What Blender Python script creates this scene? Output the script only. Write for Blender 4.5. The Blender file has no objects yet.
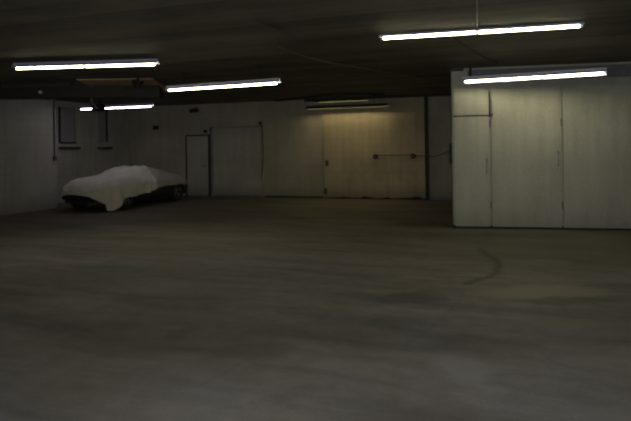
import bpy, bmesh, math, random
from mathutils import Vector, Matrix, noise
random.seed(7)
S = bpy.context.scene
COL = S.collection
PI = math.pi
R = math.radians

# ---------------------------------------------------------------- camera model
F, CX, CY, ROLL, HC = 590.0, 315.5, 146.0, R(0.8), 1.62
AL = R(20.0)                       # the room is turned 20 degrees against the view
CEIL = 3.08
cr, sr, ca, sa = math.cos(ROLL), math.sin(ROLL), math.cos(AL), math.sin(AL)

def ray(px, py):                   # world direction (forward component = 1)
    dx, dy = px - CX, CY - py
    u, v = dx*cr + dy*sr, -dx*sr + dy*cr
    X, Z = u/F, 1.0
    return Vector((X*ca - Z*sa, X*sa + Z*ca, v/F))
CAM = Vector((0, 0, HC))
def at_z(px, py, z):               # where the sight line meets height z
    d = ray(px, py); return CAM + d*((z-HC)/d.z)
def at_y(px, py, y):
    d = ray(px, py); return CAM + d*(y/d.y)
def at_x(px, py, x):
    d = ray(px, py); return CAM + d*(x/d.x)

# ---------------------------------------------------------------- helpers
def tag(o, label=None, cat=None, group=None, kind=None):
    if label: o['label'] = label
    if cat: o['category'] = cat
    if group: o['group'] = group
    if kind: o['kind'] = kind
    return o
def empty(name, loc, rz=0, **k):
    o = bpy.data.objects.new(name, None); COL.objects.link(o)
    o.location = loc; o.rotation_euler = (0, 0, rz); o.empty_display_size = .1
    return tag(o, **k)
def obj(name, bm, mat, parent=None, smooth=False, loc=None, rz=0, **k):
    bmesh.ops.recalc_face_normals(bm, faces=bm.faces)
    me = bpy.data.meshes.new(name); bm.to_mesh(me); bm.free()
    o = bpy.data.objects.new(name, me); COL.objects.link(o)
    if mat: me.materials.append(mat)
    if smooth:
        for p in me.polygons: p.use_smooth = True
    if parent: o.parent = parent
    if loc is not None: o.location = loc; o.rotation_euler = (0, 0, rz)
    return tag(o, **k)
def box(bm, x0, x1, y0, y1, z0, z1, bev=0):
    r = bmesh.ops.create_cube(bm, size=1)
    for v in r['verts']:
        v.co = Vector(((x0+x1)/2 + v.co.x*(x1-x0), (y0+y1)/2 + v.co.y*(y1-y0), (z0+z1)/2 + v.co.z*(z1-z0)))
    if bev:
        es = {e for v in r['verts'] for e in v.link_edges}
        bmesh.ops.bevel(bm, geom=list(es), offset=bev, segments=2, affect='EDGES', profile=.5)
    return bm
def B(*a, bev=0): return box(bmesh.new(), *a, bev=bev)
def cyl(bm, p, q, r, n=12, r2=None):
    p, q = Vector(p), Vector(q); d = q-p
    m = Matrix.Translation((p+q)/2) @ d.to_track_quat('Z', 'Y').to_matrix().to_4x4()
    bmesh.ops.create_cone(bm, cap_ends=True, segments=n, radius1=r, radius2=r if r2 is None else r2, depth=d.length, matrix=m)
    return bm
def tube(bm, pts, r, n=8):
    pts = [Vector(p) for p in pts]; rings = []
    for i, p in enumerate(pts):
        t = (pts[min(i+1, len(pts)-1)] - pts[max(i-1, 0)]).normalized()
        a = t.cross(Vector((0, 0, 1)));
        if a.length < .2: a = t.cross(Vector((0, 1, 0)))
        a.normalize(); b = t.cross(a)
        rings.append([bm.verts.new(p + (a*math.cos(k*2*PI/n) + b*math.sin(k*2*PI/n))*r) for k in range(n)])
    for A, C in zip(rings, rings[1:]):
        for k in range(n): bm.faces.new((A[k], A[(k+1) % n], C[(k+1) % n], C[k]))
    bm.faces.new(rings[0]); bm.faces.new(rings[-1][::-1])
    return bm
def prism(bm, poly, y0, y1):       # poly in x,z ; extruded along y
    a = [bm.verts.new((x, y0, z)) for x, z in poly]; b = [bm.verts.new((x, y1, z)) for x, z in poly]
    bm.faces.new(a); bm.faces.new(b[::-1])
    for i in range(len(poly)):
        j = (i+1) % len(poly); bm.faces.new((a[i], b[i], b[j], a[j]))
    return bm

# ---------------------------------------------------------------- materials
class NT:
    def __init__(s, name):
        s.m = bpy.data.materials.new(name); s.m.use_nodes = True
        s.t = s.m.node_tree; s.b = s.t.nodes['Principled BSDF']
    def n(s, typ, ins={}, **kw):
        nd = s.t.nodes.new(typ)
        for k, v in kw.items(): setattr(nd, k, v)
        for k, v in ins.items(): s.put(nd.inputs[k], v)
        return nd
    def put(s, sock, v):
        if isinstance(v, bpy.types.NodeSocket): s.t.links.new(v, sock)
        else: sock.default_value = v
    def math(s, op, a, b=0.0, clamp=False):
        nd = s.n('ShaderNodeMath', {0: a, 1: b}, operation=op); nd.use_clamp = clamp; return nd.outputs[0]
    def vm(s, op, a, b=(0, 0, 0)):
        return s.n('ShaderNodeVectorMath', {0: a, 1: b}, operation=op)
    def coord(s, which='Object'): return s.n('ShaderNodeTexCoord').outputs[which]
    def noise(s, vec, scale, detail=4, rough=.55, dist=0):
        return s.n('ShaderNodeTexNoise', {'Vector': vec, 'Scale': scale, 'Detail': detail, 'Roughness': rough, 'Distortion': dist}).outputs[0]
    def ramp(s, fac, stops):
        nd = s.n('ShaderNodeValToRGB', {0: fac}); e = nd.color_ramp.elements
        while len(e) < len(stops): e.new(.5)
        for k, (p, c) in enumerate(stops): e[k].position = p; e[k].color = (*c, 1) if len(c) == 3 else c
        return nd.outputs[0]
    def mix(s, fac, a, b, mode='MIX'):
        nd = s.n('ShaderNodeMix', data_type='RGBA', blend_type=mode)
        s.put(nd.inputs[0], fac)
        for k, v in ((6, a), (7, b)):
            if isinstance(v, tuple) and len(v) == 3: v = (*v, 1)
            s.put(nd.inputs[k], v)
        return nd.outputs[2]
    def bump(s, h, dist=.01, st=.5):
        nd = s.n('ShaderNodeBump', {'Height': h, 'Distance': dist, 'Strength': st}); s.t.links.new(nd.outputs[0], s.b.inputs['Normal'])
    def out(s, col, rough=.8, metal=0, spec=None):
        s.put(s.b.inputs['Base Color'], (*col, 1) if isinstance(col, tuple) and len(col) == 3 else col)
        s.put(s.b.inputs['Roughness'], rough); s.b.inputs['Metallic'].default_value = metal
        if spec is not None: s.b.inputs['Specular IOR Level'].default_value = spec
        return s.m

def plain(name, col, rough=.7, metal=0, var=.15, scale=6, spec=.3):
    t = NT(name); f = t.noise(t.coord(), scale)
    c = t.mix(t.ramp(f, [(.3, (0, 0, 0)), (.7, (1, 1, 1))]), tuple(x*(1-var) for x in col), tuple(min(1, x*(1+var)) for x in col))
    return t.out(c, rough, metal, spec)

def wall_mat(name, base, block=(.40, .20), mortar=.012, depth=.35, dirt=.5, streak=.3):
    """painted block wall: object space, x along the wall, z up"""
    t = NT(name); co = t.coord()
    sx = t.n('ShaderNodeSeparateXYZ', {0: co})
    v = t.n('ShaderNodeCombineXYZ', {0: sx.outputs[0], 1: sx.outputs[2], 2: 0.0}).outputs[0]
    br = t.n('ShaderNodeTexBrick', {'Vector': v, 'Scale': 1.0, 'Mortar Size': mortar, 'Mortar Smooth': .6, 'Brick Width': block[0], 'Row Height': block[1],
             'Color1': (1, 1, 1, 1), 'Color2': (.93, .93, .93, 1), 'Mortar': (.72, .72, .72, 1)})
    big = t.ramp(t.noise(co, .7, 5, .6), [(.3, (.78, .77, .74)), (.7, (1.08, 1.08, 1.08))])
    sc = t.vm('MULTIPLY', co, (5.0, 5.0, .45)).outputs[0]
    st = t.ramp(t.noise(sc, 1.2, 5, .6), [(.35, (1-streak,)*3), (.6, (1, 1, 1))])
    fine = t.ramp(t.noise(co, 26, 4), [(.3, (.9, .9, .9)), (.7, (1.05, 1.05, 1.05))])
    c = t.mix(1.0, base, big, 'MULTIPLY'); c = t.mix(1.0, c, st, 'MULTIPLY'); c = t.mix(1.0, c, fine, 'MULTIPLY')
    c = t.mix(depth, c, t.mix(1.0, c, br.outputs[0], 'MULTIPLY'))
    lo = t.math('SUBTRACT', .32, t.math('ADD', sx.outputs[2], t.math('MULTIPLY', t.noise(co, 3.0), -.25)))   # splashed grime line of the foot
    lo = t.math('MULTIPLY', lo, 2.4*dirt, True)
    c = t.mix(lo, c, tuple(x*.28 for x in base))
    t.bump(t.math('ADD', t.math('MULTIPLY', br.outputs[1], -.6), t.math('MULTIPLY', t.noise(co, 40), .5)), .006, .5)
    return t.out(c, .75, 0, .25)

M = {}
M['wall_back'] = wall_mat('painted block wall', (.40, .37, .29), streak=.10)
M['wall_left'] = wall_mat('painted block wall left', (.42, .41, .35), streak=.12)
M['wall_part'] = wall_mat('painted plywood partition', (.50, .50, .42), block=(2.4, 1.2), mortar=.004, depth=.25, dirt=.5, streak=.12)
M['door_grey'] = wall_mat('grey painted door', (.41, .39, .33), block=(3, 3), depth=.0, streak=.10)
M['door_slide'] = wall_mat('cream sliding door', (.42, .36, .25), block=(.40, .20), depth=.35, streak=.15, dirt=.6)
M['door_part'] = wall_mat('cream partition door', (.51, .51, .42), block=(3, 3), depth=0, streak=.12, dirt=.4)
M['board'] = wall_mat('old grey board', (.30, .30, .29), block=(3, 3), depth=0, streak=.12)
M['header'] = plain('blue grey header board', (.17, .17, .185), .8)
M['dark'] = plain('blackened steel', (.02, .02, .02), .6)
M['black'] = plain('black plastic', (.012, .012, .012), .55)
M['seam'] = plain('dark joint', (.035, .032, .028), .9)
M['housing'] = plain('enamelled fixture steel', (.55, .55, .68), .4, var=.06, spec=.4)
M['socket'] = plain('white lamp socket', (.7, .7, .66), .5, var=.05)
M['cable'] = plain('grey cable', (.07, .065, .055), .6)
M['conduit'] = plain('brown conduit', (.16, .12, .07), .5)
M['pale'] = plain('pale grey hose', (.34, .33, .30), .5)
M['galv'] = plain('dull galvanised steel', (.11, .11, .11), .5, .5)
M['duct'] = plain('dark painted duct', (.03, .029, .025), .7)
M['trim'] = plain('grey painted trim', (.23, .23, .20), .7)
M['paint'] = plain('dark car paint', (.012, .012, .013), .35, var=.1, spec=.5)
M['rubber'] = plain('tyre rubber', (.015, .015, .015), .85)
M['rim'] = plain('dull alloy rim', (.22, .22, .22), .35, .8)
M['glass'] = plain('dark lamp glass', (.03, .03, .035), .15, spec=.6)
M['redglass'] = plain('dark red lens', (.09, .01, .01), .25)

def cloth(name, base):
    t = NT(name); co = t.coord()
    c = t.mix(t.ramp(t.noise(co, 2.2, 5), [(.3, (0, 0, 0)), (.7, (1, 1, 1))]), tuple(x*.86 for x in base), base)
    t.bump(t.math('ADD', t.noise(co, 9, 4), t.math('MULTIPLY', t.noise(co, 160, 2), .1)), .03, .35)
    t.b.inputs['Sheen Weight'].default_value = .15
    return t.out(c, .95, 0, .1)
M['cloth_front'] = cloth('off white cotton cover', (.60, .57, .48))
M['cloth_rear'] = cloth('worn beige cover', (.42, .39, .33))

def tube_mat(name, col, s):
    t = NT(name); t.b.inputs['Emission Color'].default_value = (*col, 1); t.b.inputs['Emission Strength'].default_value = s
    return t.out((.8, .8, .8), .4)
LS = 27.0
M['tube_warm'] = tube_mat('warm fluorescent tube', (1, .93, .62), LS)
M['tube_cool'] = tube_mat('cool fluorescent tube', (.92, .90, 1.0), LS*.62)
M['tube_yellow'] = tube_mat('yellow fluorescent tube', (1, .84, .46), LS*1.0)
M['tube_near'] = tube_mat('neutral fluorescent tube', (.97, .93, .95), LS*.6)

# floor -------------------------------------------------------------
def floor_mat():
    t = NT('dusty concrete floor'); co = t.coord()
    sx = t.n('ShaderNodeSeparateXYZ', {0: co})
    warm = (.190, .168, .135); grey = (.222, .216, .198)
    big = t.noise(co, .35, 6, .6, .4)
    c = t.mix(t.ramp(big, [(.38, (0, 0, 0)), (.62, (1, 1, 1))]), warm, grey)
    # the bays by the doors blend to a darker brown
    far = t.math('MULTIPLY', t.math('SUBTRACT', t.math('ADD', sx.outputs[1], t.math('MULTIPLY', big, 3.0)), 8.0), .22, True)
    c = t.mix(far, c, (.137, .119, .088))
    str_ = t.vm('MULTIPLY', co, (.35, 1.5, 1)).outputs[0]
    c = t.mix(1.0, c, t.ramp(t.noise(str_, 1.1, 6, .62, .5), [(.3, (.62, .62, .62)), (.5, (1, 1, 1)), (.72, (1.32, 1.32, 1.32))]), 'MULTIPLY')
    c = t.mix(1.0, c, t.ramp(t.noise(co, 5, 6, .65), [(.3, (.86, .86, .86)), (.7, (1.12, 1.12, 1.12))]), 'MULTIPLY')
    c = t.mix(1.0, c, t.ramp(t.noise(co, 60, 3, .7), [(.3, (.85, .85, .85)), (.7, (1.12, 1.12, 1.12))]), 'MULTIPLY')
    wob = t.vm('ADD', co, t.vm('SCALE', t.n('ShaderNodeTexNoise', {'Vector': co, 'Scale': 2.2, 'Detail': 5}).outputs[1]).outputs[0])
    wob.inputs[1].links[0].from_node.inputs['Scale'].default_value = .55
    wv = t.vm('SUBTRACT', wob.outputs[0], (.275, .275, 0)).outputs[0]
    def blob(px, py, pw, ph, col, amt, rot=0):
        nonlocal c
        p = at_z(px, py, 0); q = at_z(px+pw, py, 0); s = at_z(px, py-ph, 0)
        rx, ry = (q-p).length, (s-p).length
        d = t.vm('SUBTRACT', wv, (p.x, p.y, 0)).outputs[0]
        d = t.n('ShaderNodeVectorRotate', {'Vector': d, 'Angle': -AL-rot}, rotation_type='Z_AXIS').outputs[0]
        d = t.vm('DIVIDE', d, (rx, ry, 1000.0)).outputs[0]
        m = t.math('SUBTRACT', 1.0, t.vm('LENGTH', d).outputs['Value'], True)
        m = t.math('MULTIPLY', t.math('MULTIPLY', m, 2.2, True), amt)
        c = t.mix(m, c, col)
    dark, pale = (.075, .068, .055), (.30, .27, .20)
    blob(410, 299, 46, 7, dark, .6, 0)
    blob(385, 292, 30, 3, pale, .25)
    blob(540, 292, 85, 8, pale, .75)
    blob(560, 301, 60, 4, dark, .4)
    blob(400, 278, 32, 4, pale, .28)
    blob(470, 372, 34, 18, (.31, .30, .28), .6)
    blob(330, 362, 26, 6, (.30, .29, .27), .25)
    blob(210, 395, 60, 12, (.30, .29, .27), .22)
    blob(180, 335, 20, 10, dark, .35)
    blob(250, 350, 45, 9, dark, .2)
    blob(545, 252, 120, 15, (.11, .105, .08), .6)
    blob(360, 213, 40, 3, dark, .5)
    blob(430, 203, 30, 5, dark, .4)
    blob(510, 236, 80, 4, dark, .45)
    blob(120, 211, 45, 4, dark, .5)
    blob(440, 345, 50, 9, dark, .2)
    blob(90, 300, 40, 8, (.30, .29, .27), .2)
    blob(540, 262, 40, 4, pale, .25)
    def crack(pts, w, amt=.75):
        nonlocal c
        P = [at_z(x, y, 0) for x, y in pts]; dm = None
        co2 = t.vm('ADD', t.vm('MULTIPLY', co, (1, 1, 0)).outputs[0], t.vm('SCALE', t.vm('SUBTRACT', t.n('ShaderNodeTexNoise', {'Vector': co, 'Scale': 6.0, 'Detail': 3}).outputs[1], (.5, .5, .5)).outputs[0]).outputs[0])
        co2.inputs[1].links[0].from_node.inputs['Scale'].default_value = .12
        cc = t.vm('MULTIPLY', co2.outputs[0], (1, 1, 0)).outputs[0]
        for a, b in zip(P, P[1:]):
            ab = b-a; L2 = ab.length_squared
            ap = t.vm('SUBTRACT', cc, (a.x, a.y, 0)).outputs[0]
            h = t.math('DIVIDE', t.vm('DOT_PRODUCT', ap, (ab.x, ab.y, 0)).outputs['Value'], L2, True)
            pr = t.n('ShaderNodeVectorMath', {0: (ab.x, ab.y, 0)}, operation='SCALE'); t.put(pr.inputs['Scale'], h)
            d = t.vm('LENGTH', t.vm('SUBTRACT', ap, pr.outputs[0]).outputs[0]).outputs['Value']
            dm = d if dm is None else t.math('MINIMUM', dm, d)
        m = t.math('SUBTRACT', 1.0, t.math('DIVIDE', dm, w), True)
        c = t.mix(t.math('MULTIPLY', m, amt), c, (.05, .045, .038))
    crack([(480, 249), (488, 255), (497, 260), (499, 268), (493, 275), (480, 279), (468, 284)], .09, .65)
    crack([(437, 277), (470, 277), (505, 278)], .05, .5)
    crack([(466, 284), (463, 296), (440, 320), (405, 345)], .03, .14)
    crack([(270, 345), (240, 365), (200, 385)], .03, .15)
    crack([(596, 372), (560, 365), (540, 352)], .03, .15)
    t.bump(t.math('ADD', t.noise(co, 8, 8, .7), t.math('MULTIPLY', t.noise(co, 90, 4), .3)), .012, .4)
    return t.out(c, t.math('ADD', t.math('MULTIPLY', big, .25), .62), 0, .25)

def ceil_mat():
    t = NT('board marked dark ceiling'); co = t.coord()
    sx = t.n('ShaderNodeSeparateXYZ', {0: co})
    st = t.vm('MULTIPLY', co, (.12, 1.6, 1)).outputs[0]
    c = t.mix(t.ramp(t.noise(st, 1.3, 6, .6, .3), [(.35, (0, 0, 0)), (.68, (1, 1, 1))]), (.10, .092, .07), (.20, .178, .125))
    g = t.math('FRACT', t.math('MULTIPLY', t.math('ADD', sx.outputs[1], t.math('MULTIPLY', t.noise(co, .3), .5)), 1/1.22))
    gl = t.math('LESS_THAN', t.math('ABSOLUTE', t.math('SUBTRACT', g, .5)), .012)
    c = t.mix(t.math('MULTIPLY', gl, .7), c, (.03, .025, .018))
    c = t.mix(1.0, c, t.ramp(t.noise(co, 1.2, 6, .65), [(.3, (.75, .75, .75)), (.7, (1.2, 1.2, 1.2))]), 'MULTIPLY')
    t.bump(t.math('ADD', t.noise(co, 10, 6, .7), t.math('MULTIPLY', gl, -2.0)), .015, .5)
    return t.out(c, .8, 0, .3)

M['floor'] = floor_mat(); M['ceiling'] = ceil_mat()
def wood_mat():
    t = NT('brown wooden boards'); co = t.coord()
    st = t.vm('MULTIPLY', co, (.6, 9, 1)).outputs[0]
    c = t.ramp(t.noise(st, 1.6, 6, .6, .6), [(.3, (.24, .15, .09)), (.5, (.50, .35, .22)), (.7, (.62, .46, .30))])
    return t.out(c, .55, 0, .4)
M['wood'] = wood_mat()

# ---------------------------------------------------------------- room shell
YB = (at_z(186, 195.5, 0).y + at_z(426, 199.9, 0).y)/2            # back wall
XC = at_y(131, 194, YB).x                                         # left corner
XJ = at_z(57, 208, 0).x; YJ = at_z(57, 208, 0).y                   # thicker wall section on the left
YP = (at_z(453, 229.6, 0).y*.6 + at_z(590, 229.3, 0).y*.4)         # partition front
XP = at_y(452, 150, YP).x
X1, Y0 = 8.6, -9.0
TH = R(8.0)                                                       # the partition stands slightly askew
DP = Vector((math.cos(TH), math.sin(TH), 0)); NP = Vector((-math.sin(TH), math.cos(TH), 0)); OP = Vector((XP, YP, 0))
LP = (X1-XP)/math.cos(TH)
def PL(s, z=0, n=0): return OP + DP*s + NP*n + Vector((0, 0, z))  # point on the partition: along, up, behind
print('SHELL', YB, XC, XJ, YJ, YP, XP, at_z(186, 195.5, 0), at_z(426, 199.9, 0), at_z(453, 229.6, 0), at_z(590, 229.3, 0))
XL = XJ
obj('floor', B(XC-.6, X1+.3, Y0-.3, YB+.3, -.2, 0), M['floor'], kind='structure')
obj('ceiling', B(XC-.6, X1+.3, Y0-.3, YB+.3, CEIL, CEIL+.25), M['ceiling'], kind='structure')
obj('wall_back', B(0, X1-XC, 0, .25, 0, CEIL), M['wall_back'], loc=(XC, YB, 0), kind='structure')
bm = B(0, YB-YJ, 0, .25, 0, CEIL)
obj('wall_left', bm, M['wall_left'], loc=(XC, YJ, 0), rz=PI/2, kind='structure')
obj('wall_left_front', B(0, YJ-Y0, 0, .3+(XJ-XC), 0, CEIL), M['wall_left'], loc=(XJ, Y0, 0), rz=PI/2, kind='structure')
obj('wall_front', B(0, X1-XC, 0, .25, 0, CEIL), M['wall_back'], loc=(X1, Y0, 0), rz=PI, kind='structure')
obj('wall_right', B(0, YB-Y0, 0, .25, 0, CEIL), M['wall_back'], loc=(X1, YB, 0), rz=-PI/2, kind='structure')
# partitioned bay on the right: front and side wall
obj('wall_partition', B(0, LP, 0, .12, 0, CEIL), M['wall_part'], loc=PL(0), rz=TH, kind='structure')
obj('wall_partition_side', B(0, YB-YP-.12, 0, .12, 0, CEIL), M['wall_part'], loc=(XP+.12, YP+.12, 0), rz=PI/2, kind='structure')

# frames: items on the back wall use coordinates along the wall
def bw(px, py): p = at_y(px, py, YB); return p.x, p.z
def pw(px, py):
    d = ray(px, py); p = CAM + d*((OP-CAM).dot(NP)/d.dot(NP)); return (p-OP).dot(DP), p.z
def lw(px, py): p = at_x(px, py, XC); return p.y, p.z
def lf(px, py): p = at_x(px, py, XJ); return p.y, p.z

# ---------------------------------------------------------------- back wall doors
# small door
x0, zt = bw(186, 135); x1, _ = bw(209.5, 135)
d = empty('door_1', (x0, YB, 0), kind='structure')
obj('door_leaf', B(.05, x1-x0-.05, -.035, 0, .02, zt-.05, bev=.004), M['door_grey'], d)
b_ = B(0, .05, -.05, 0, 0, zt); box(b_, x1-x0-.05, x1-x0, -.02, 0, 0, zt); box(b_, 0, x1-x0, -.045, 0, zt-.05, zt)
obj('door_frame', b_, M['seam'], d, label='dark narrow door frame')
kx = x1-x0-.13
obj('door_handle', cyl(cyl(bmesh.new(), (kx, -.035, 1.0), (kx, -.09, 1.0), .012), (kx, -.085, 1.0), (kx-.1, -.085, 1.0), .01), M['galv'], d)
# big hinged door
x0, zt = bw(211, 127.5); x1, _ = bw(262, 125)
d = empty('door_2', (x0, YB, 0), kind='structure')
obj('door_leaf', B(.1, x1-x0-.03, -.05, 0, .04, zt-.03, bev=.005), M['door_grey'], d)
b_ = B(0, .10, -.07, 0, 0, zt+.03); box(b_, .0, x1-x0, -.07, 0, zt-.03, zt+.02)
obj('door_frame', b_, M['trim'], d)
obj('door_seam', B(.0, .03, -.09, -.07, 0, zt), M['seam'], d, label='dark gap beside the door')
# sliding door with ragged foot
x0, zt = bw(324, 103); x1, _ = bw(425, 97)
W = x1-x0
d = empty('door_3', (x0, YB, 0), kind='structure')
def zpx(px, py): return bw(px, py)[1]
foot = [(0, .05)]
n = 60
for i in range(1, n):
    u = i/n
    ht = .03+.02*noise.noise((u*14, 2, 0))
    for c0, w0, h0 in ((.20, .07, .05), (.44, .06, .07), (.40, .03, .05), (.63, .05, .05), (.83, .09, .06), (.93, .05, .10)):
        ht += h0*max(0, 1-abs(u-c0)/w0)**.6*(.7+.6*noise.noise((u*60, 7, 0)))
    foot.append((u*W, max(.01, ht)))
foot += [(W, .13)]
obj('door_leaf', prism(bmesh.new(), foot+[(W, CEIL-.06), (0, CEIL-.06)], -.09, -.02), M['door_slide'], d)
obj('door_sill', B(.02, W, -.03, 0, 0, .25), M['seam'], d, label='dark gap under the door')
b_ = B(-.025, 0, -.10, 0, 0, CEIL-.02)
obj('door_edge', b_, M['trim'], d)
obj('door_gap_strip', B(W, W+.085, -.16, 0, 0, CEIL), M['dark'], d, label='dark strip standing for the shaded gap beside the door')  # dark strip put in for the shade of the gap beside the leaf
obj('door_track', B(-.6, W+.9, -.15, 0, CEIL-.07, CEIL-.005), M['dark'], d)
for (px, py) in ((328, 163), (326.5, 191)):
    hx, hz = bw(px, py); hx -= x0
    b_ = B(hx-.05, hx+.05, -.10, -.09, hz-.09, hz+.09); cyl(b_, (hx, -.14, hz-.06), (hx, -.14, hz+.06), .011)
    cyl(b_, (hx, -.09, hz-.055), (hx, -.145, hz-.055), .009); cyl(b_, (hx, -.09, hz+.055), (hx, -.145, hz+.055), .009)
    obj('door_handle', b_, M['cable'], d)
# pale surface bands on the sliding door: shallow battens
b_ = bmesh.new()
for py in (172, 193.5):
    z = zpx(375, py); box(b_, .12, W-.1, -.094, -.09, z-.006, z+.006)
obj('door_batten', b_, M['board'], d)
# wall skirting (lighter, dirty kick band right of sliding door)
obj('baseboard_back', B(0, (XP-.02)-(x1+.09), -.025, 0, 0, .10), M['board'], loc=(x1+.09, YB, 0), kind='structure')
xa = bw(264, 100)[0]
obj('baseboard_back_middle', B(0, x0-.03-xa, -.02, 0, 0, .045), M['seam'], loc=(xa, YB, 0), kind='structure')

# cable with two round sockets, sagging to the switch box on the partition
sx0, sz0 = bw(376.5, 156.5); sx1, sz1 = bw(414, 156)
def socket(x, z, lab):
    e = empty('wall_socket', (x, YB-.09, z), label=lab, cat='socket', group='round sockets on the sliding door')
    obj('back_plate', B(-.06, .06, -.015, 0, -.06, .06, bev=.006), M['cable'], e)
    obj('socket_body', cyl(bmesh.new(), (0, -.015, 0), (0, -.06, 0), .075, 20), M['dark'], e)
    obj('cap', cyl(bmesh.new(), (0, -.06, 0), (0, -.075, 0), .045, 20), M['cable'], e)
socket(sx0, sz0, 'dark round socket in the middle of the cream sliding door, at the cable end')
socket(sx1, sz1, 'dark round socket near the right edge of the cream sliding door, beside the dark gap strip')
pts = [(sx0, YB-.12, sz0+.04), (sx1, YB-.12, sz1+.04)]
for px, py in ((419, 156), (424, 155.6), (428, 156), (433, 156.4), (438, 155.6), (443, 153.8), (447, 152), (453, 150)):
    x, z = bw(px, py); pts.append((x, YB-(.19 if 423 < px < 430 else .10 if px < 423 else .04), z))
obj('wall_cable', tube(bmesh.new(), pts, .012), M['cable'], label='thin grey cable running right from two round sockets to behind the partition', cat='cable')
yS = YP+.22
zt1 = at_y(448.6, 143, yS).z; zt0 = at_y(448.6, 163.5, yS).z
e = empty('switch_box', (XP, yS, (zt0+zt1)/2), label='narrow tall black switch box on the left side of the partition', cat='box')
hh = (zt1-zt0)/2
obj('box_body', B(-.055, 0, -.10, .10, -hh, hh, bev=.006), M['black'], e)
obj('box_cover', B(-.065, -.055, -.09, .09, -hh+.02, hh-.02, bev=.003), M['dark'], e)
obj('lever', B(-.075, -.065, -.012, .012, -.04, .06, bev=.003), M['galv'], e)

# vertical cable with junction at the big grey door
jx, jz = bw(260.5, 123); 
e = empty('junction_box', (jx, YB, jz), label='small grey junction box above the right corner of the wide grey door', cat='box')
obj('box_body', B(-.05, .05, -.05, 0, -.06, .05, bev=.008), M['cable'], e)
obj('lid', B(-.04, .04, -.058, -.05, -.05, .04, bev=.004), M['seam'], e)
pts = []
for i in range(26):
    u = i/25; px = 262 + 2.2*math.sin(u*5.0)*u; x, z = bw(px, 125.2+u*70)
    pts.append((x+.02, YB-.02-.004*math.sin(u*9), z))
obj('hanging_cable', tube(bmesh.new(), pts, .016), M['cable'], label='loose dark cable hanging down the back wall beside the wide grey door', cat='cable')

# dark devices on the back wall
def wallbox(px0, px1, py0, py1, name, lab, cat, dep=.16):
    x0, z1 = bw(px0, py0); x1, z0 = bw(px1, py1)
    e = empty(name, ((x0+x1)/2, YB, (z0+z1)/2), label=lab, cat=cat); w = (x1-x0)/2; h = (z1-z0)/2
    return e, w, h
e, w, h = wallbox(192, 199.5, 107, 113.5, 'floodlight', 'black twin-headed floodlight high on the back wall above the narrow door', 'floodlight')
obj('mount_plate', B(-.04, .04, -.03, 0, -.06, .1, bev=.004), M['black'], e)
for s in (-1, 1):
    b_ = cyl(bmesh.new(), (s*w*.5, -.03, .0), (s*w*.6, -.17, -.03), w*.42, 16, w*.5)
    hd = obj('lamp_head', b_, M['black'], e)
    obj('lens', cyl(bmesh.new(), (s*w*.6, -.17, -.03), (s*w*.605, -.178, -.031), w*.42, 16), M['glass'], hd)
e, w, h = wallbox(154.3, 158.8, 126, 129.6, 'alarm_siren', 'small black siren box on the back wall above the covered car', 'siren')
obj('box_body', B(-w, w, -.1, 0, -h, h, bev=.012), M['black'], e)
obj('horn', cyl(bmesh.new(), (0, -.1, 0), (0, -.15, 0), h*.45, 16, h*.7), M['dark'], e)
e, w, h = wallbox(204.3, 207.2, 130, 132.8, 'wall_sensor', 'tiny dark sensor between the tops of the narrow and the wide grey doors', 'sensor')
obj('sensor_body', B(-w, w, -.07, 0, -h, h, bev=.01), M['black'], e)
obj('sensor_lens', cyl(bmesh.new(), (0, -.07, 0), (0, -.082, 0), h*.5, 14), M['glass'], e)

# ---------------------------------------------------------------- left wall windows (boarded)
for i, (pa, pb, t0, t1, sy) in enumerate(((59.5, 75, 107, 143, 148), (104.5, 113, 105, 142, 148))):
    y0, z1 = lw(pa, t0); y1, _ = lw(pb, t0); z0 = lw(pa, t1)[1]; zs = lw((pa+pb)/2, sy)[1]
    if i: y0, y1 = lw(98, 120)[0], lw(107.5, 120)[0]
    Wd = y1-y0; z1 = min(z1, CEIL-.06)
    d = empty('window_%d' % (i+1), (XC, y0, 0), PI/2, kind='structure')
    obj('window_board', B(.04, Wd-.04, -.01, 0, z0+.04, z1-.04), M['board'], d)
    b_ = B(0, .05, -.03, 0, z0, z1); box(b_, Wd-.05, Wd, -.03, 0, z0, z1); box(b_, .05, Wd-.05, -.03, 0, z0, z0+.04); box(b_, .05, Wd-.05, -.03, 0, z1-.04, z1)
    obj('window_frame', b_, M['trim'], d)
    b_ = B(-.05, 0, -.035, 0, z0, z1) if i == 0 else B(Wd-.10, Wd-.05, -.035, 0, z0, z1)
    if i == 0: box(b_, 0, Wd, -.04, 0, z0-.02, z0+.03)
    obj('frame_gap', b_, M['seam'], d, label='dark gap at the window edge')
    obj('window_sill', B(-.05, Wd+.08, -.14, 0, zs-.03, zs+.03, bev=.005), M['dark'], d)
# conduit on the protruding wall section (thin vertical line) and small bracket
y, z = lf(53.5, 110); yb, zb = lf(54.5, 157)
b_ = tube(bmesh.new(), [(XJ+.02, y, CEIL-.02), (XJ+.02, y, zb+.1), (XJ+.02, y, zb)], .016)
obj('wall_conduit', b_, M['cable'], label='thin grey conduit running down the end of the protruding left wall', cat='conduit')
e = empty('outlet_box', (XJ, y, zb-.04), PI/2, label='small grey outlet box at the foot of the conduit on the left wall', cat='box')
obj('box_body', B(-.05, .05, -.05, 0, -.06, .06, bev=.006), M['cable'], e)
obj('lid', B(-.045, .045, -.058, -.05, -.055, .055), M['galv'], e)

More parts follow.
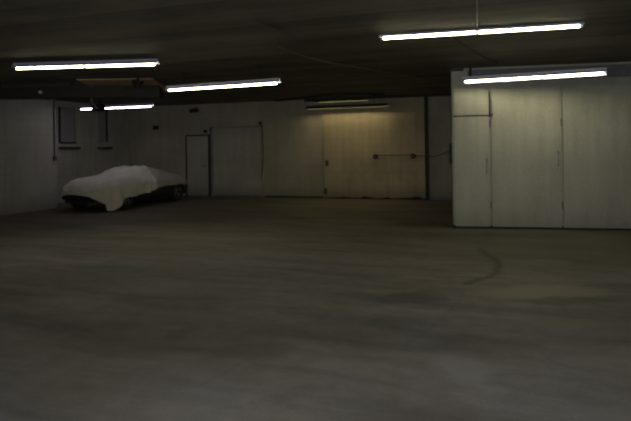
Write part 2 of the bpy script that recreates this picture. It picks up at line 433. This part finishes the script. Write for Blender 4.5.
# ---------------------------------------------------------------- partition doors
def part_door(i, pa, pb, ptop, hside, handle_px):
    x0 = pw(pa, 150)[0]; x1 = pw(pb, 150)[0]; zt = pw((pa+pb)/2, ptop)[1]; Wd = x1-x0
    d = empty('door_%d' % i, PL(x0), TH, kind='structure')
    obj('door_leaf', B(.012, Wd-.012, -.045, 0, .035, zt, bev=.004), M['door_part'], d)
    if handle_px:
        hx, hz = pw(*handle_px); hx -= x0
        b_ = tube(bmesh.new(), [(hx, -.045, hz+.13), (hx, -.10, hz+.11), (hx, -.10, hz-.11), (hx, -.045, hz-.13)], .013)
        obj('door_handle', b_, M['trim'], d)
    return d, Wd, x0
d4, W4, xd4 = part_door(4, 453.5, 490, 116.8, 1, (486.5, 166))
d5, W5, xd5 = part_door(5, 490.8, 561, 88, 1, (557.5, 158))
d6, W6, xd6 = part_door(6, 562, 633, 87, 1, None)
for dd, Wd in ((d4, W4), (d5, W5), (d6, W6)):
    for hz in (.45, 2.0):
        b_ = cyl(bmesh.new(), (Wd-.0, -.055, hz-.07), (Wd-.0, -.055, hz+.07), .014)
        obj('hinge', b_, M['trim'], dd)
# transom panel over the narrow door
zt = pw(470, 88)[1]; zb = pw(470, 116)[1]
obj('trim_1', B(.01, W4-.012, -.045, 0, zb+.012, zt, bev=.004), M['door_part'], loc=PL(xd4), rz=TH, kind='structure')
b_ = B(0, W4+.02, -.05, 0, -.009, .009)
obj('trim_2', b_, M['seam'], loc=PL(xd4, zb), rz=TH, kind='structure')
# header board between doors and ceiling
xh, zh1 = pw(467.5, 65); zh0 = pw(468, 82)[1]
obj('trim_3', B(0, LP-xh-.05, -.10, 0, zh0, CEIL-.05, bev=.004), M['header'], loc=PL(xh), rz=TH, kind='structure')
# black strip at top corner and rod
xk0 = pw(451, 66)[0]; xk1 = pw(463.5, 66)[0]; zk = pw(455, 66.5)[1]
obj('trim_4', B(0, xk1-xk0, -.04, 0, -.02, .02), M['dark'], loc=PL(xk0, min(zk, CEIL-.03)), rz=TH, kind='structure')
obj('foot_shadow_strip', B(0, 6.0, -.012, 0, 0, .055), M['seam'], loc=PL(0), rz=TH, kind='structure')  # dark strip painted as the lip shadow along the partition foot
xq0 = pw(478, 100)[0]
obj('trim_6', B(0, .012, -.012, 0, 0, CEIL), M['board'], loc=PL(0), rz=TH, kind='structure')
# hasp: bolt, chain and padlock on the seam
hx, hz1 = pw(489.2, 92); hz0 = pw(489.2, 117)[1]
e = empty('chain_lock', PL(hx, (hz0+hz1)/2, -.045), TH, label='rusty hasp with short chain and padlock above the narrow partition door', cat='lock')
L = (hz1-hz0)/2
obj('bolt_bar', B(-.016, .006, -.02, 0, -L, L, bev=.003), M['seam'], e)
b_ = bmesh.new(); z = .07; k = 0
while z > -L+.12:
    m = Matrix.Translation((.03, -.035, z)) @ Matrix.Rotation(PI/2 if k % 2 else 0, 4, 'Z') @ Matrix.Rotation(PI/2, 4, 'X') @ Matrix.Diagonal((.62, 1, 1, 1))
    ring = [[Vector(((.02+.005*math.cos(b))*math.cos(a), (.02+.005*math.cos(b))*math.sin(a), .005*math.sin(b))) for b in [q*2*PI/6 for q in range(6)]] for a in [q*2*PI/14 for q in range(14)]]
    vs = [[b_.verts.new(m @ p) for p in r_] for r_ in ring]
    for i in range(14):
        for j in range(6): b_.faces.new((vs[i][j], vs[(i+1) % 14][j], vs[(i+1) % 14][(j+1) % 6], vs[i][(j+1) % 6]))
    z -= .031; k += 1
obj('chain', b_, M['galv'], e)
b_ = B(.005, .055, -.05, -.02, -L, -L+.06, bev=.006); tube(b_, [(.018, -.035, -L+.05), (.018, -.035, -L+.085), (.03, -.035, -L+.098), (.042, -.035, -L+.085), (.042, -.035, -L+.05)], .005, 6)
obj('padlock', b_, M['galv'], e)

# ---------------------------------------------------------------- fluorescent fixtures
def fixture(pL, pR, mat, lab, wall_y=None, length=2.44, name='ceiling_light', drop=None, h=None, cover='shade', reach=None, skirt=(-.0, .0), hang='rod', hmat='housing', ntube=2, hmul=1.0, side=.07, thin=1.0):
    """pL, pR: image ends of the line of tubes. The height is the one that gives the line its real length."""
    if wall_y:                                  # runs parallel to the back wall at this distance
        a, b = at_y(*pL, wall_y), at_y(*pR, wall_y); a.z = b.z = (a.z+b.z)/2; h = a.z-HC
    elif h is None:
        a = at_z(*pL, HC+1) - CAM; b = at_z(*pR, HC+1) - CAM
        h = (length/(b-a).length)*hmul
    if not wall_y: a = at_z(*pL, HC+h); b = at_z(*pR, HC+h)
    if reach and reach > 0: a = b + (a-b)*reach       # fixture runs on past the left tube
    if reach and reach < 0: b = a + (b-a)*-reach      # ... past the right tube
    mid = (a+b)/2; ln = (b-a).length; rz = math.atan2(b.y-a.y, b.x-a.x)
    print('FIX', lab[:30], 'z', round(mid.z, 2), 'len', round(ln, 2), 'mid', [round(v, 2) for v in mid], 'rz', round(math.degrees(rz), 1))
    e = empty(name, (mid.x, mid.y, mid.z), rz, label=lab, cat='ceiling light', group='fluorescent ceiling lights')
    H = ln/2
    top = .085*thin
    # housing: channel with sloped reflector wings, opened downwards
    w1, w0 = .035, side
    sf, sb = skirt                              # lip depth: towards the camera, away from it
    prof = [(-w0, .004-sf), (-w0, .010), (-w1, .05*thin), (-w1, top), (w1, top), (w1, .05*thin), (w0, .010), (w0, .004-sb), (w0-.005, .004-sb),
            (w0-.005, .006), (w1-.004, .044*thin), (-w1+.004, .044*thin), (-w0+.005, .006), (-w0+.005, .004-sf)]
    b_ = bmesh.new()
    A = [b_.verts.new((-H-.03, y, z)) for y, z in prof]; Bv = [b_.verts.new((H+.03, y, z)) for y, z in prof]
    b_.faces.new(A); b_.faces.new(Bv[::-1])
    for i in range(len(prof)):
        j = (i+1) % len(prof); b_.faces.new((A[i], Bv[i], Bv[j], A[j]))
    obj('housing', b_, M[hmat], e)
    # hangers to the ceiling
    gap = CEIL - mid.z - top
    if hang == 'arm':
        obj('hanger', B(-H+.09, -H+.135, -.01, .01, top, top+gap), M['dark'], e)
        for s in (-.6, .0, .6):
            obj('wall_arm', B(s*H-.015, s*H+.015, 0, .24, top, top+.012), M['dark'], e)
    elif gap > .02:
        for s in (-.7, .7):
            hg = cyl(bmesh.new(), (s*H, 0, top), (s*H, 0, top+gap), .005, 8); cyl(hg, (s*H, 0, top+gap-.015), (s*H, 0, top+gap), .03, 12)
            obj('hanger', hg, M['dark'], e)
    tl = 2*H/ntube
    for k in range(ntube):
        x0, x1 = -H+k*tl, -H+(k+1)*tl
        t_ = obj('tube', cyl(bmesh.new(), (x0+.012, 0, -.0), (x1-.012, 0, -.0), .019, 16), mat, e)
        for xx, sg in ((x0, 1), (x1, -1)):
            s_ = B(min(xx, xx+sg*.008), max(xx, xx+sg*.008), -.014, .014, -.024, .055*thin, bev=.002)
            cyl(s_, (xx+sg*.008, 0, 0), (xx+sg*.018, 0, 0), .0198, 12)
            obj('end_socket', s_, M['socket'], e)
    return e, mid, rz, H

f1, m1, r1, H1 = fixture((382, 38.2), (581, 25.8), M['tube_warm'], 'large fluorescent light nearest the camera, upper right of the picture')
fA, mA, rA, HA = fixture((85, 66.3), (156, 64.2), M['tube_warm'], 'fluorescent light cut off at the left, in front of the dark duct', length=1.20, reach=2.0)
f2, m2, r2, H2 = fixture((168.5, 90.2), (278, 83), M['tube_warm'], 'single fluorescent light above the middle of the floor, before the narrow door')
f4, m4, r4, H4 = fixture((464.5, 81.5), (531, 77.4), M['tube_warm'], 'fluorescent light hanging just in front of the partition doors', length=1.20, hmul=.98, reach=-2.0, skirt=(0, .036), hang='arm')
f5, m5, r5, H5 = fixture((80.5, 109.2), (152, 106.2), M['tube_cool'], 'bluish fluorescent light behind the dark duct, above the covered car', hmul=.98)
f6, m6, r6, H6 = fixture((307.5, 107.6), (386.5, 105.3), M['tube_yellow'], 'hooded fluorescent light close above the cream sliding door, the longer of two', wall_y=16.88, skirt=(.0455, .050), hmat='duct', thin=.6)
f7, m7, r7, H7 = fixture((317, 101.3), (367, 98.6), M['tube_yellow'], 'hooded fluorescent light before the sliding door, the shorter and higher of two', wall_y=15.9, skirt=(.0445, .049), hmat='duct', thin=.6, ntube=1)
# conduit on the ceiling and other ceiling runs
def ceil_run(pxs, r, mat, name, lab, cat, sag=0):
    P = [at_z(x, y, CEIL-r-.002) for x, y in pxs]; out = []
    for i in range(len(P)-1):
        a, b = P[i], P[i+1]
        for k in range(6): out.append(a.lerp(b, k/6))
    out.append(P[-1])
    return obj(name, tube(bmesh.new(), out, r), mat, label=lab, cat=cat)
pj = f1.matrix_basis @ Vector((0, 0, .09)); 
dy = Vector((math.sin(-r1), math.cos(-r1), 0))
obj('ceiling_conduit', tube(bmesh.new(), [Vector((m1.x, m1.y, CEIL-.008)) - dy*t for t in (0, 1, 2, 3, 4)], .006), M['conduit'],
    label='thin conduit on the ceiling running from the large front light towards the camera', cat='conduit')
ceil_run([(277, 46), (300, 55), (330, 63), (362, 68), (400, 75), (440, 82)], .012, M['conduit'], 'ceiling_cable', 'long pale brown cable curving over the ceiling from left to right', 'cable')
ceil_run([(252, 21), (270, 28), (289, 36)], .014, M['cable'], 'ceiling_cable', 'short dark cable on the ceiling in the upper middle of the picture', 'cable')
ceil_run([(451, 37.3), (479, 55), (497, 63)], .012, M['cable'], 'ceiling_cable', 'dark cable crossing the ceiling under the large front light towards the partition', 'cable')
ceil_run([(276, 100.8), (327, 95), (385, 93.5)], .03, M['duct'], 'ceiling_pipe', 'dark pipe under the ceiling above the two hooded lights', 'pipe')

# wooden boards on the ceiling behind the left light, and the duct: both lie square to the picture
def at_d(px, py, dist):            # point at a given depth before the camera
    d = ray(px, py); return CAM + d*dist
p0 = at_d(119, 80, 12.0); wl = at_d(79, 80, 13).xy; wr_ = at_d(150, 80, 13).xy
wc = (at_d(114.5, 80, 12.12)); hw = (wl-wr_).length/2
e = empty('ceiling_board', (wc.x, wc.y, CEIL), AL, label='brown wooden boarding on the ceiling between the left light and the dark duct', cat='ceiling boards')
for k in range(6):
    y0 = k*.235; zz = lambda y: -.02-.09*y  # boards slope to catch the left light; wood tone lifted to look lit
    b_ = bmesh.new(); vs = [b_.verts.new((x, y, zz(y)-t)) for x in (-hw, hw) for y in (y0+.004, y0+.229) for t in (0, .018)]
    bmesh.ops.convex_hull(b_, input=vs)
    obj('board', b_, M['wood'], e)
b_ = bmesh.new()
for x in (-hw+.03, 0, hw-.03): prism(b_, [(x-.02, 0), (x+.02, 0), (x+.02, -.02), (x-.02, -.02)], .02, 1.4)
obj('batten', b_, M['duct'], e)
dd = at_d(159.7, 91, 12.7)
e = empty('air_duct', (dd.x, dd.y, CEIL-.355), AL+R(4), label='long dark boxed duct under the ceiling at the left', cat='duct')
Ld = 3.75
obj('duct_body', B(-Ld, -.75, 0, .35, -.0, .22, bev=.01), M['duct'], e)
obj('duct_end', B(-.75, 0, -.02, .37, -.01, .23, bev=.01), M['black'], e, label='blackened end box of the duct')
for k in range(3):
    x = -1.35-k*1.1
    obj('duct_flange', B(x-.025, x+.025, -.015, .365, -.015, .235), M['duct'], e)
for x in (-.4, -1.9, -3.4):
    obj('duct_strap', B(x-.02, x+.02, .15, .19, .22, .355), M['dark'], e)
yD = dd.y
# valve like fitting standing in front of the boards
pv = at_d(138, 82, 11.98)
e = empty('pipe_valve', (pv.x, pv.y, CEIL), 0, label='dark pipe valve hanging from the ceiling over the end of the duct', cat='valve')
obj('pipe', cyl(bmesh.new(), (0, 0, 0), (0, 0, -.22), .03, 14), M['black'], e)
b_ = cyl(bmesh.new(), (0, 0, -.09), (0, 0, -.17), .07, 16); cyl(b_, (-.12, 0, -.13), (.12, 0, -.13), .035, 14)
obj('valve_body', b_, M['black'], e)
b_ = cyl(bmesh.new(), (0, -.05, -.13), (0, -.12, -.13), .012, 8); cyl(b_, (0, -.11, -.13), (0, -.125, -.13), .06, 16)
obj('handwheel', b_, M['black'], e)
obj('foot_flange', cyl(bmesh.new(), (0, 0, -.20), (0, 0, -.235), .09, 16), M['black'], e)

# control box with curved pale hose, hanging in front of the bluish light
yc = at_d(98.3, 107.5, 14.2).y
pc = at_y(98.3, 107.5, yc)
e = empty('control_box', (pc.x, yc, pc.z), 0, label='dark box with a curved pale hose hanging in front of the bluish light', cat='box')
obj('box_body', B(-.14, .14, -.08, .08, -.09, .07, bev=.012), M['black'], e)
obj('cover', B(-.11, .11, -.09, -.08, -.07, .05, bev=.004), M['dark'], e)
obj('rod', cyl(cyl(bmesh.new(), (.04, 0, .07), (.04, 0, CEIL-pc.z), .012, 10), (.04, 0, CEIL-pc.z-.02), (.04, 0, CEIL-pc.z), .04, 12), M['dark'], e)
pts = []
for i in range(17):
    u = i/16; px = 91.0 + .6*math.sin(u*PI) + 5.5*max(0, u-.45)**1.3*2.1; py = 95 + 14*u - 5*max(0, u-.5)**2
    p = at_y(px, py, yc-.1); pts.append((p.x-pc.x, -.1, p.z-pc.z))
top = CEIL-pc.z
pts = [(pts[0][0]-.01, -.1, top)] + pts + [(pts[-1][0]+.03, -.08, pts[-1][2])]
obj('hose', tube(bmesh.new(), pts, .02), M['pale'], e)
# pale round detector far left
ps = at_d(41, 92.3, 12.47)
e = empty('duct_sensor', (ps.x, ps.y, ps.z), AL, label='small pale round sensor on the front of the duct at far left', cat='sensor')
obj('sensor_base', cyl(bmesh.new(), (0, 0, 0), (0, -.03, 0), .05, 18), M['galv'], e)
obj('sensor_dome', cyl(bmesh.new(), (0, -.03, 0), (0, -.07, 0), .035, 18, .022), M['socket'], e)

# ---------------------------------------------------------------- covered car
# car frame: +x towards the nose, y to the (viewer's) right = -y ; origin between the axles on the floor
CARROT = R(0.0)
wf = at_z(127, 208.6, 0); wr = at_z(175.5, 201.6, 0)
axis = Vector((0, -1, 0)); axis = Matrix.Rotation(CARROT, 3, 'Z') @ axis
side = Vector((axis.y, -axis.x, 0)) * -1      # viewer's right
if side.x < 0: side = -side
WB = 2.36
print('CAR wf', wf, 'wr', wr)
XCAR = (wf.x+wr.x)/2
YCAR = (wf.y+wr.y)/2
orig = Vector((XCAR, YCAR, 0)) - side*.78
car_rz = math.atan2(axis.y, axis.x)
# with x forward and z up, local +y points to the viewer's right when the nose points at the camera
Lh, Wh = 2.07, .83
def outline(u):                    # superellipse plan, u angle
    c, s_ = math.cos(u), math.sin(u); nn = 5.0
    nn = 5.0 - 1.5*max(0, c)
    r = (abs(c)**nn + abs(s_)**nn)**(-1/nn)
    return Lh*r*c, Wh*r*s_
def lerp_tab(tab, x):
    if x <= tab[0][0]: return tab[0][1]
    for (a, va), (b, vb) in zip(tab, tab[1:]):
        if x <= b:
            t = (x-a)/(b-a); t = t*t*(3-2*t)*.6 + t*.4
            return va+(vb-va)*t
    return tab[-1][1]
BASE = [(-2.2, .70), (-1.7, .74), (-1.2, .78), (-.4, .80), (.5, .80), (1.0, .80), (1.5, .76), (1.9, .68), (2.2, .56)]
CAB = [(-1.75, 0), (-1.25, .07), (-.75, .19), (-.35, .25), (0, .255), (.25, .20), (.7, .065), (1.0, 0)]
def sm(t): t = max(0, min(1, t)); return t*t*(3-2*t)
def car_z(x, y):
    a = abs(y)
    z = lerp_tab(BASE, x)
    z += .03*math.exp(-((a-.66)/.14)**2) * (math.exp(-((x-1.25)/.5)**2)*1.2 + math.exp(-((x+1.2)/.5)**2))
    z -= .05*(a/Wh)**4
    z += lerp_tab(CAB, x) * (1 - sm((a-.46)/.30))
    return z
def shell(name_, ztop_off, out, hem_fn, nu=260, nt=30, ns=26, wr_amp=0.0, flare=.0, fold=0.0, x_from=None, x_to=None, slant=0.0, seed=0, thick=0):
    bm = bmesh.new(); rings = []
    def P(u, k):
        ox, oy = outline(u); nx, ny = ox/(Lh*Lh), oy/(Wh*Wh)
        # outward normal of plan
        e_ = .002; ax, ay = outline(u+e_); bx, by = outline(u-e_); tx, ty = ax-bx, ay-by; l = math.hypot(tx, ty); nx, ny = ty/l, -tx/l
        if k <= nt:
            rho = (k/nt)**.85; x, y = ox*rho, oy*rho
            e = max(0, rho-.80)/.20
            z = car_z(x, y) - .10*e**2.5 + ztop_off
            z += wr_amp*(noise.noise((x*2.2+seed, y*5, 3.1))*1.0 + .5*noise.noise((x*6+seed, y*9, 8.1)))*(1 if rho > .05 else rho/.05)
            return Vector((x + nx*out*rho, y + ny*out*rho, z))
        t = (k-nt)/ns
        z0 = car_z(ox, oy) - .10 + ztop_off; zh = hem_fn(ox, oy)
        z = z0 + (zh-z0)*t
        d = (z0-z)
        off = out + .045*math.sin(min(1, d/.25)*PI/2) + flare*t*d
        s_ = (u*Lh)
        wv = math.sin(u*37+2.2*noise.noise((u*3+seed, 1, 1))*3) * .6 + noise.noise((ox*5+seed, oy*5, z*.8))*1.1
        off += fold*wv*min(1, d/.35)
        off = max(off, out+.004)
        return Vector((ox+nx*off, oy+ny*off, z))
    # centre ridge vertex ring collapses to a point: build with nu spokes
    c0 = bm.verts.new(P(0, 0))
    us = [i*2*PI/nu for i in range(nu)]
    # spread spokes evenly along the outline
    acc = [0]; pr = outline(0); fine = 4000
    tab = [0.0]
    for i in range(1, fine+1):
        q = outline(i*2*PI/fine); tab.append(tab[-1]+math.dist(pr, q)); pr = q
    import bisect
    us = [bisect.bisect_left(tab, tab[-1]*i/nu)*2*PI/fine for i in range(nu)]
    for k in range(1, nt+ns+1): rings.append([bm.verts.new(P(u, k)) for u in us])
    for i in range(nu): bm.faces.new((c0, rings[0][i], rings[0][(i+1) % nu]))
    for A, C in zip(rings, rings[1:]):
        for i in range(nu): bm.faces.new((A[i], C[i], C[(i+1) % nu], A[(i+1) % nu]))
    return bm

def pz(x, y): return None
def hem_front(x, y):
    # y>0: near side (viewer's right), x forward
    a = math.atan2(y/Wh, x/Lh)
    if x > 1.84:                                   # over the nose
        v = y/Wh
        z = .40 - .02*v - .10*max(0, -v-.4) + .05*math.exp(-((v+.1)/.5)**2)
        z -= .42*max(0, min(1, (v-.42)/.58))**1.5
        return max(.012, z)
    if y > 0:
        tab = [(-.9, .50), (-.35, .48), (-.1, .47), (.3, .41), (.8, .36), (1.15, .34), (1.30, .31), (1.44, .22), (1.58, .10), (1.68, .03), (1.74, .012), (1.90, .06)]
        return lerp_tab(tab, x) + .012*math.sin(x*11)
    return lerp_tab([(-1, .30), (0, .25), (1.9, .42)], x)
def hem_rear(x, y):
    if y > 0: return lerp_tab([(-2.2, .50), (-1.8, .50), (-1.0, .52), (0.2, .50)], x) + .01*math.sin(x*9)
    return .45

e_car = empty('car', orig, car_rz, label='low dark sports car under fabric covers in the left corner of the garage', cat='car')
# body: same shell slightly smaller, down to the rocker, with wheel arches cut out
bm = shell('b', -.03, -.03, lambda x, y: .20 + .07*sm((abs(x)-1.7)/.5), nu=160, nt=20, ns=10)
lowest = {}
# floor pan
vs = [v for v in bm.verts if v.is_boundary]
bmesh.ops.contextual_create(bm, geom=[e for e in bm.edges if e.is_boundary])
body = obj('body', bm, M['paint'], e_car, smooth=True)
WR = .315
cut = bmesh.new()
for wx in (WB/2, -WB/2):
    for s in (1, -1):
        cyl(cut, (wx, s*.55, WR+.01), (wx, s*1.2, WR+.01), WR+.055, 32)
mc = bpy.data.meshes.new('cut'); bmesh.ops.recalc_face_normals(cut, faces=cut.faces); cut.to_mesh(mc); cut.free()
oc = bpy.data.objects.new('cut', mc); COL.objects.link(oc); oc.parent = e_car
mod = body.modifiers.new('b', 'BOOLEAN'); mod.object = oc; mod.operation = 'DIFFERENCE'; mod.solver = 'EXACT'
bpy.context.view_layer.update()
dg = bpy.context.evaluated_depsgraph_get()
nm = bpy.data.meshes.new_from_object(body.evaluated_get(dg)); body.modifiers.clear(); body.data = nm
bpy.data.objects.remove(oc)
def wheel(x, s):
    w = bmesh.new(); prof = [(.20, -.10), (.285, -.105), (.31, -.08), (WR, -.04), (WR, .04), (.31, .08), (.285, .105), (.20, .10)]
    nseg = 40; rg = [[w.verts.new((r*math.cos(a), d_, r*math.sin(a))) for r, d_ in prof] for a in [q*2*PI/nseg for q in range(nseg)]]
    for i in range(nseg):
        for j in range(len(prof)): w.faces.new((rg[i][j], rg[(i+1) % nseg][j], rg[(i+1) % nseg][(j+1) % len(prof)], rg[i][(j+1) % len(prof)]))
    wo = obj('wheel', w, M['rubber'], e_car, smooth=True); wo.location = (x, s*.745, WR)
    r = bmesh.new()
    cyl(r, (0, -s*.06, 0), (0, -s*.02, 0), .20, 32)
    cyl(r, (0, s*.02, 0), (0, s*.085, 0), .05, 16)
    for k in range(5):
        a = k*2*PI/5+.3; p = Vector((math.cos(a), 0, math.sin(a)))
        q = Vector((-p.z, 0, p.x))
        A = [r.verts.new(Vector((0, s*d_, 0)) + p*rr + q*ww) for rr, ww, d_ in ((.03, .035, .07), (.03, -.035, .07), (.195, -.03, .085), (.195, .03, .085))]
        Bq = [r.verts.new(v.co - Vector((0, s*.03, 0))) for v in A]
        r.faces.new(A); r.faces.new(Bq[::-1])
        for i in range(4): j = (i+1) % 4; r.faces.new((A[i], Bq[i], Bq[j], A[j]))
    n_ = 32
    ring = [[r.verts.new((rr*math.cos(a), s*d_, rr*math.sin(a))) for rr, d_ in ((.185, .075), (.185, .10), (.208, .10), (.208, .075))] for a in [q*2*PI/n_ for q in range(n_)]]
    for i in range(n_):
        for j in range(4): r.faces.new((ring[i][j], ring[(i+1) % n_][j], ring[(i+1) % n_][(j+1) % 4], ring[i][(j+1) % 4]))
    obj('rim', r, M['rim'], wo)
for wx in (WB/2, -WB/2):
    for s in (1, -1): wheel(wx, s)
# bumper, grille, lamps
def bumper(sgn, z0, z1, nm_, m):
    b = bmesh.new(); n = 28; A = []
    for i in range(n+1):
        v = (-1+2*i/n)*.9; y = v*Wh*.96
        uu = math.atan2(v, (1-abs(v)**5)**.2 if abs(v) < 1 else 0)
        x = Lh*(1-abs(v)**5)**.2 if abs(v) < .999 else Lh*.55
        x = max(x, Lh*.78)
        A.append([b.verts.new((sgn*(x+o_), y*(1+.0), z_)) for o_, z_ in ((-.06, z0), (.035, z0+.01), (.05, (z0+z1)/2), (.035, z1-.01), (-.06, z1))])
    for p_, q_ in zip(A, A[1:]):
        for j in range(5): k = (j+1) % 5; b.faces.new((p_[j], q_[j], q_[k], p_[k]))
    b.faces.new(A[0]); b.faces.new(A[-1][::-1])
    return obj(nm_, b, m, e_car, smooth=True)
bumper(1, .30, .40, 'front_bumper', M['black'])
bumper(-1, .36, .48, 'rear_bumper', M['black'])
b_ = B(Lh-.04, Lh+.02, -.25, .25, .20, .285, bev=.01)
for k in range(6): box(b_, Lh+.0, Lh+.03, -.24+k*.09, -.228+k*.09, .20, .285)
obj('grille', b_, M['dark'], e_car)
for s in (-1, 1):
    obj('turn_signal', B(Lh-.1, Lh+.015, s*.35-.07, s*.35+.07, .235, .285, bev=.008), M['glass'], e_car)
    obj('tail_light', B(-Lh-.012, -Lh+.05, s*.44-.14, s*.44+.14, .52, .62, bev=.01), M['redglass'], e_car)
obj('door_sill', B(-WB/2+.42, WB/2-.42, .80, .845, .20, .27, bev=.01), M['black'], e_car)

def cover(bm, keep_front, name, mat, lab, cut_x, slant, ths):
    co = Vector((cut_x, 0, .8)); no = Vector((1, slant, 0.0)).normalized()
    bmesh.ops.bisect_plane(bm, geom=bm.verts[:]+bm.edges[:]+bm.faces[:], plane_co=co, plane_no=no, clear_inner=keep_front, clear_outer=not keep_front)
    for v in bm.verts:                  # uneven, slightly rolled cut edge
        d = (v.co-co).dot(no)
        if keep_front and d < .25:
            k = 1-d/.25
            v.co.x += k*(.05*noise.noise((v.co.y*3, v.co.z*3, 2)) + .02*noise.noise((v.co.y*9, v.co.z*9, 5)))
            v.co.z += .02*math.exp(-(d/.05)**2) + .012*k*math.sin(d*60)
    if keep_front:                      # gathered folds falling from the roof by the edge
        for v in bm.verts:
            d = (v.co-co).dot(no)
            if d < .9 and abs(v.co.y) > .45:
                k = (1-d/.9)*sm((1.0-v.co.z)/.3)
                v.co.y += math.copysign(k*(+.032*math.sin(d*26+v.co.z*10+2*noise.noise(v.co*3))+.012), v.co.y)
    o = obj(name, bm, mat, smooth=True, label=lab, cat='car cover')
    o.location = orig; o.rotation_euler = (0, 0, car_rz)
    md = o.modifiers.new('thickness', 'SOLIDIFY'); md.thickness = ths; md.offset = -1
    return o
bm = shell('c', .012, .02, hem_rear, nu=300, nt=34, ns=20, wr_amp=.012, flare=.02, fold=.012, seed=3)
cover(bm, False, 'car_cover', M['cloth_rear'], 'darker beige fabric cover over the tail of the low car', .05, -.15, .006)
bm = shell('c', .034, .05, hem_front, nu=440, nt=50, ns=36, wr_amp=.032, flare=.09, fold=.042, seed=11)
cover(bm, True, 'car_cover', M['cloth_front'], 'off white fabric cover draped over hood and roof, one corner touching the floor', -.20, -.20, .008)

# ---------------------------------------------------------------- the flash on the camera
fl = bpy.data.lights.new('camera_flash', 'AREA'); fl.shape = 'RECTANGLE'; fl.size = .06; fl.size_y = .03; fl.energy = 120; fl.color = (.93, .95, 1.0)
fo = bpy.data.objects.new('camera_flash', fl); COL.objects.link(fo); fo.location = CAM + Vector((.05, 0, .06))
fo.rotation_euler = (PI/2, 0, AL)
# ---------------------------------------------------------------- world, camera, view
w = bpy.data.worlds.new('World'); S.world = w; w.use_nodes = True
w.node_tree.nodes['Background'].inputs[0].default_value = (.5, .55, .7, 1)
w.node_tree.nodes['Background'].inputs[1].default_value = 0.0
cd = bpy.data.cameras.new('Camera'); cam = bpy.data.objects.new('Camera', cd); COL.objects.link(cam)
cd.sensor_width = 36; cd.lens = F/631*36; cd.clip_start = .05; cd.clip_end = 100
cd.shift_y = -(210.5-CY)/631; cd.shift_x = 0
cam.matrix_world = Matrix.Translation(CAM) @ Matrix.Rotation(AL, 4, 'Z') @ Matrix.Rotation(PI/2, 4, 'X') @ Matrix.Rotation(-ROLL, 4, 'Z')
S.camera = cam
vs_ = S.view_settings
vs_.view_transform = 'Standard'; vs_.look = 'None'; vs_.gamma = 1.0; vs_.exposure = 0.0; vs_.use_curve_mapping = False
S.cycles.use_denoising = True
S.cycles.filter_width = 2.2
S.cycles.max_bounces = 8; S.cycles.diffuse_bounces = 5; S.cycles.sample_clamp_indirect = 4
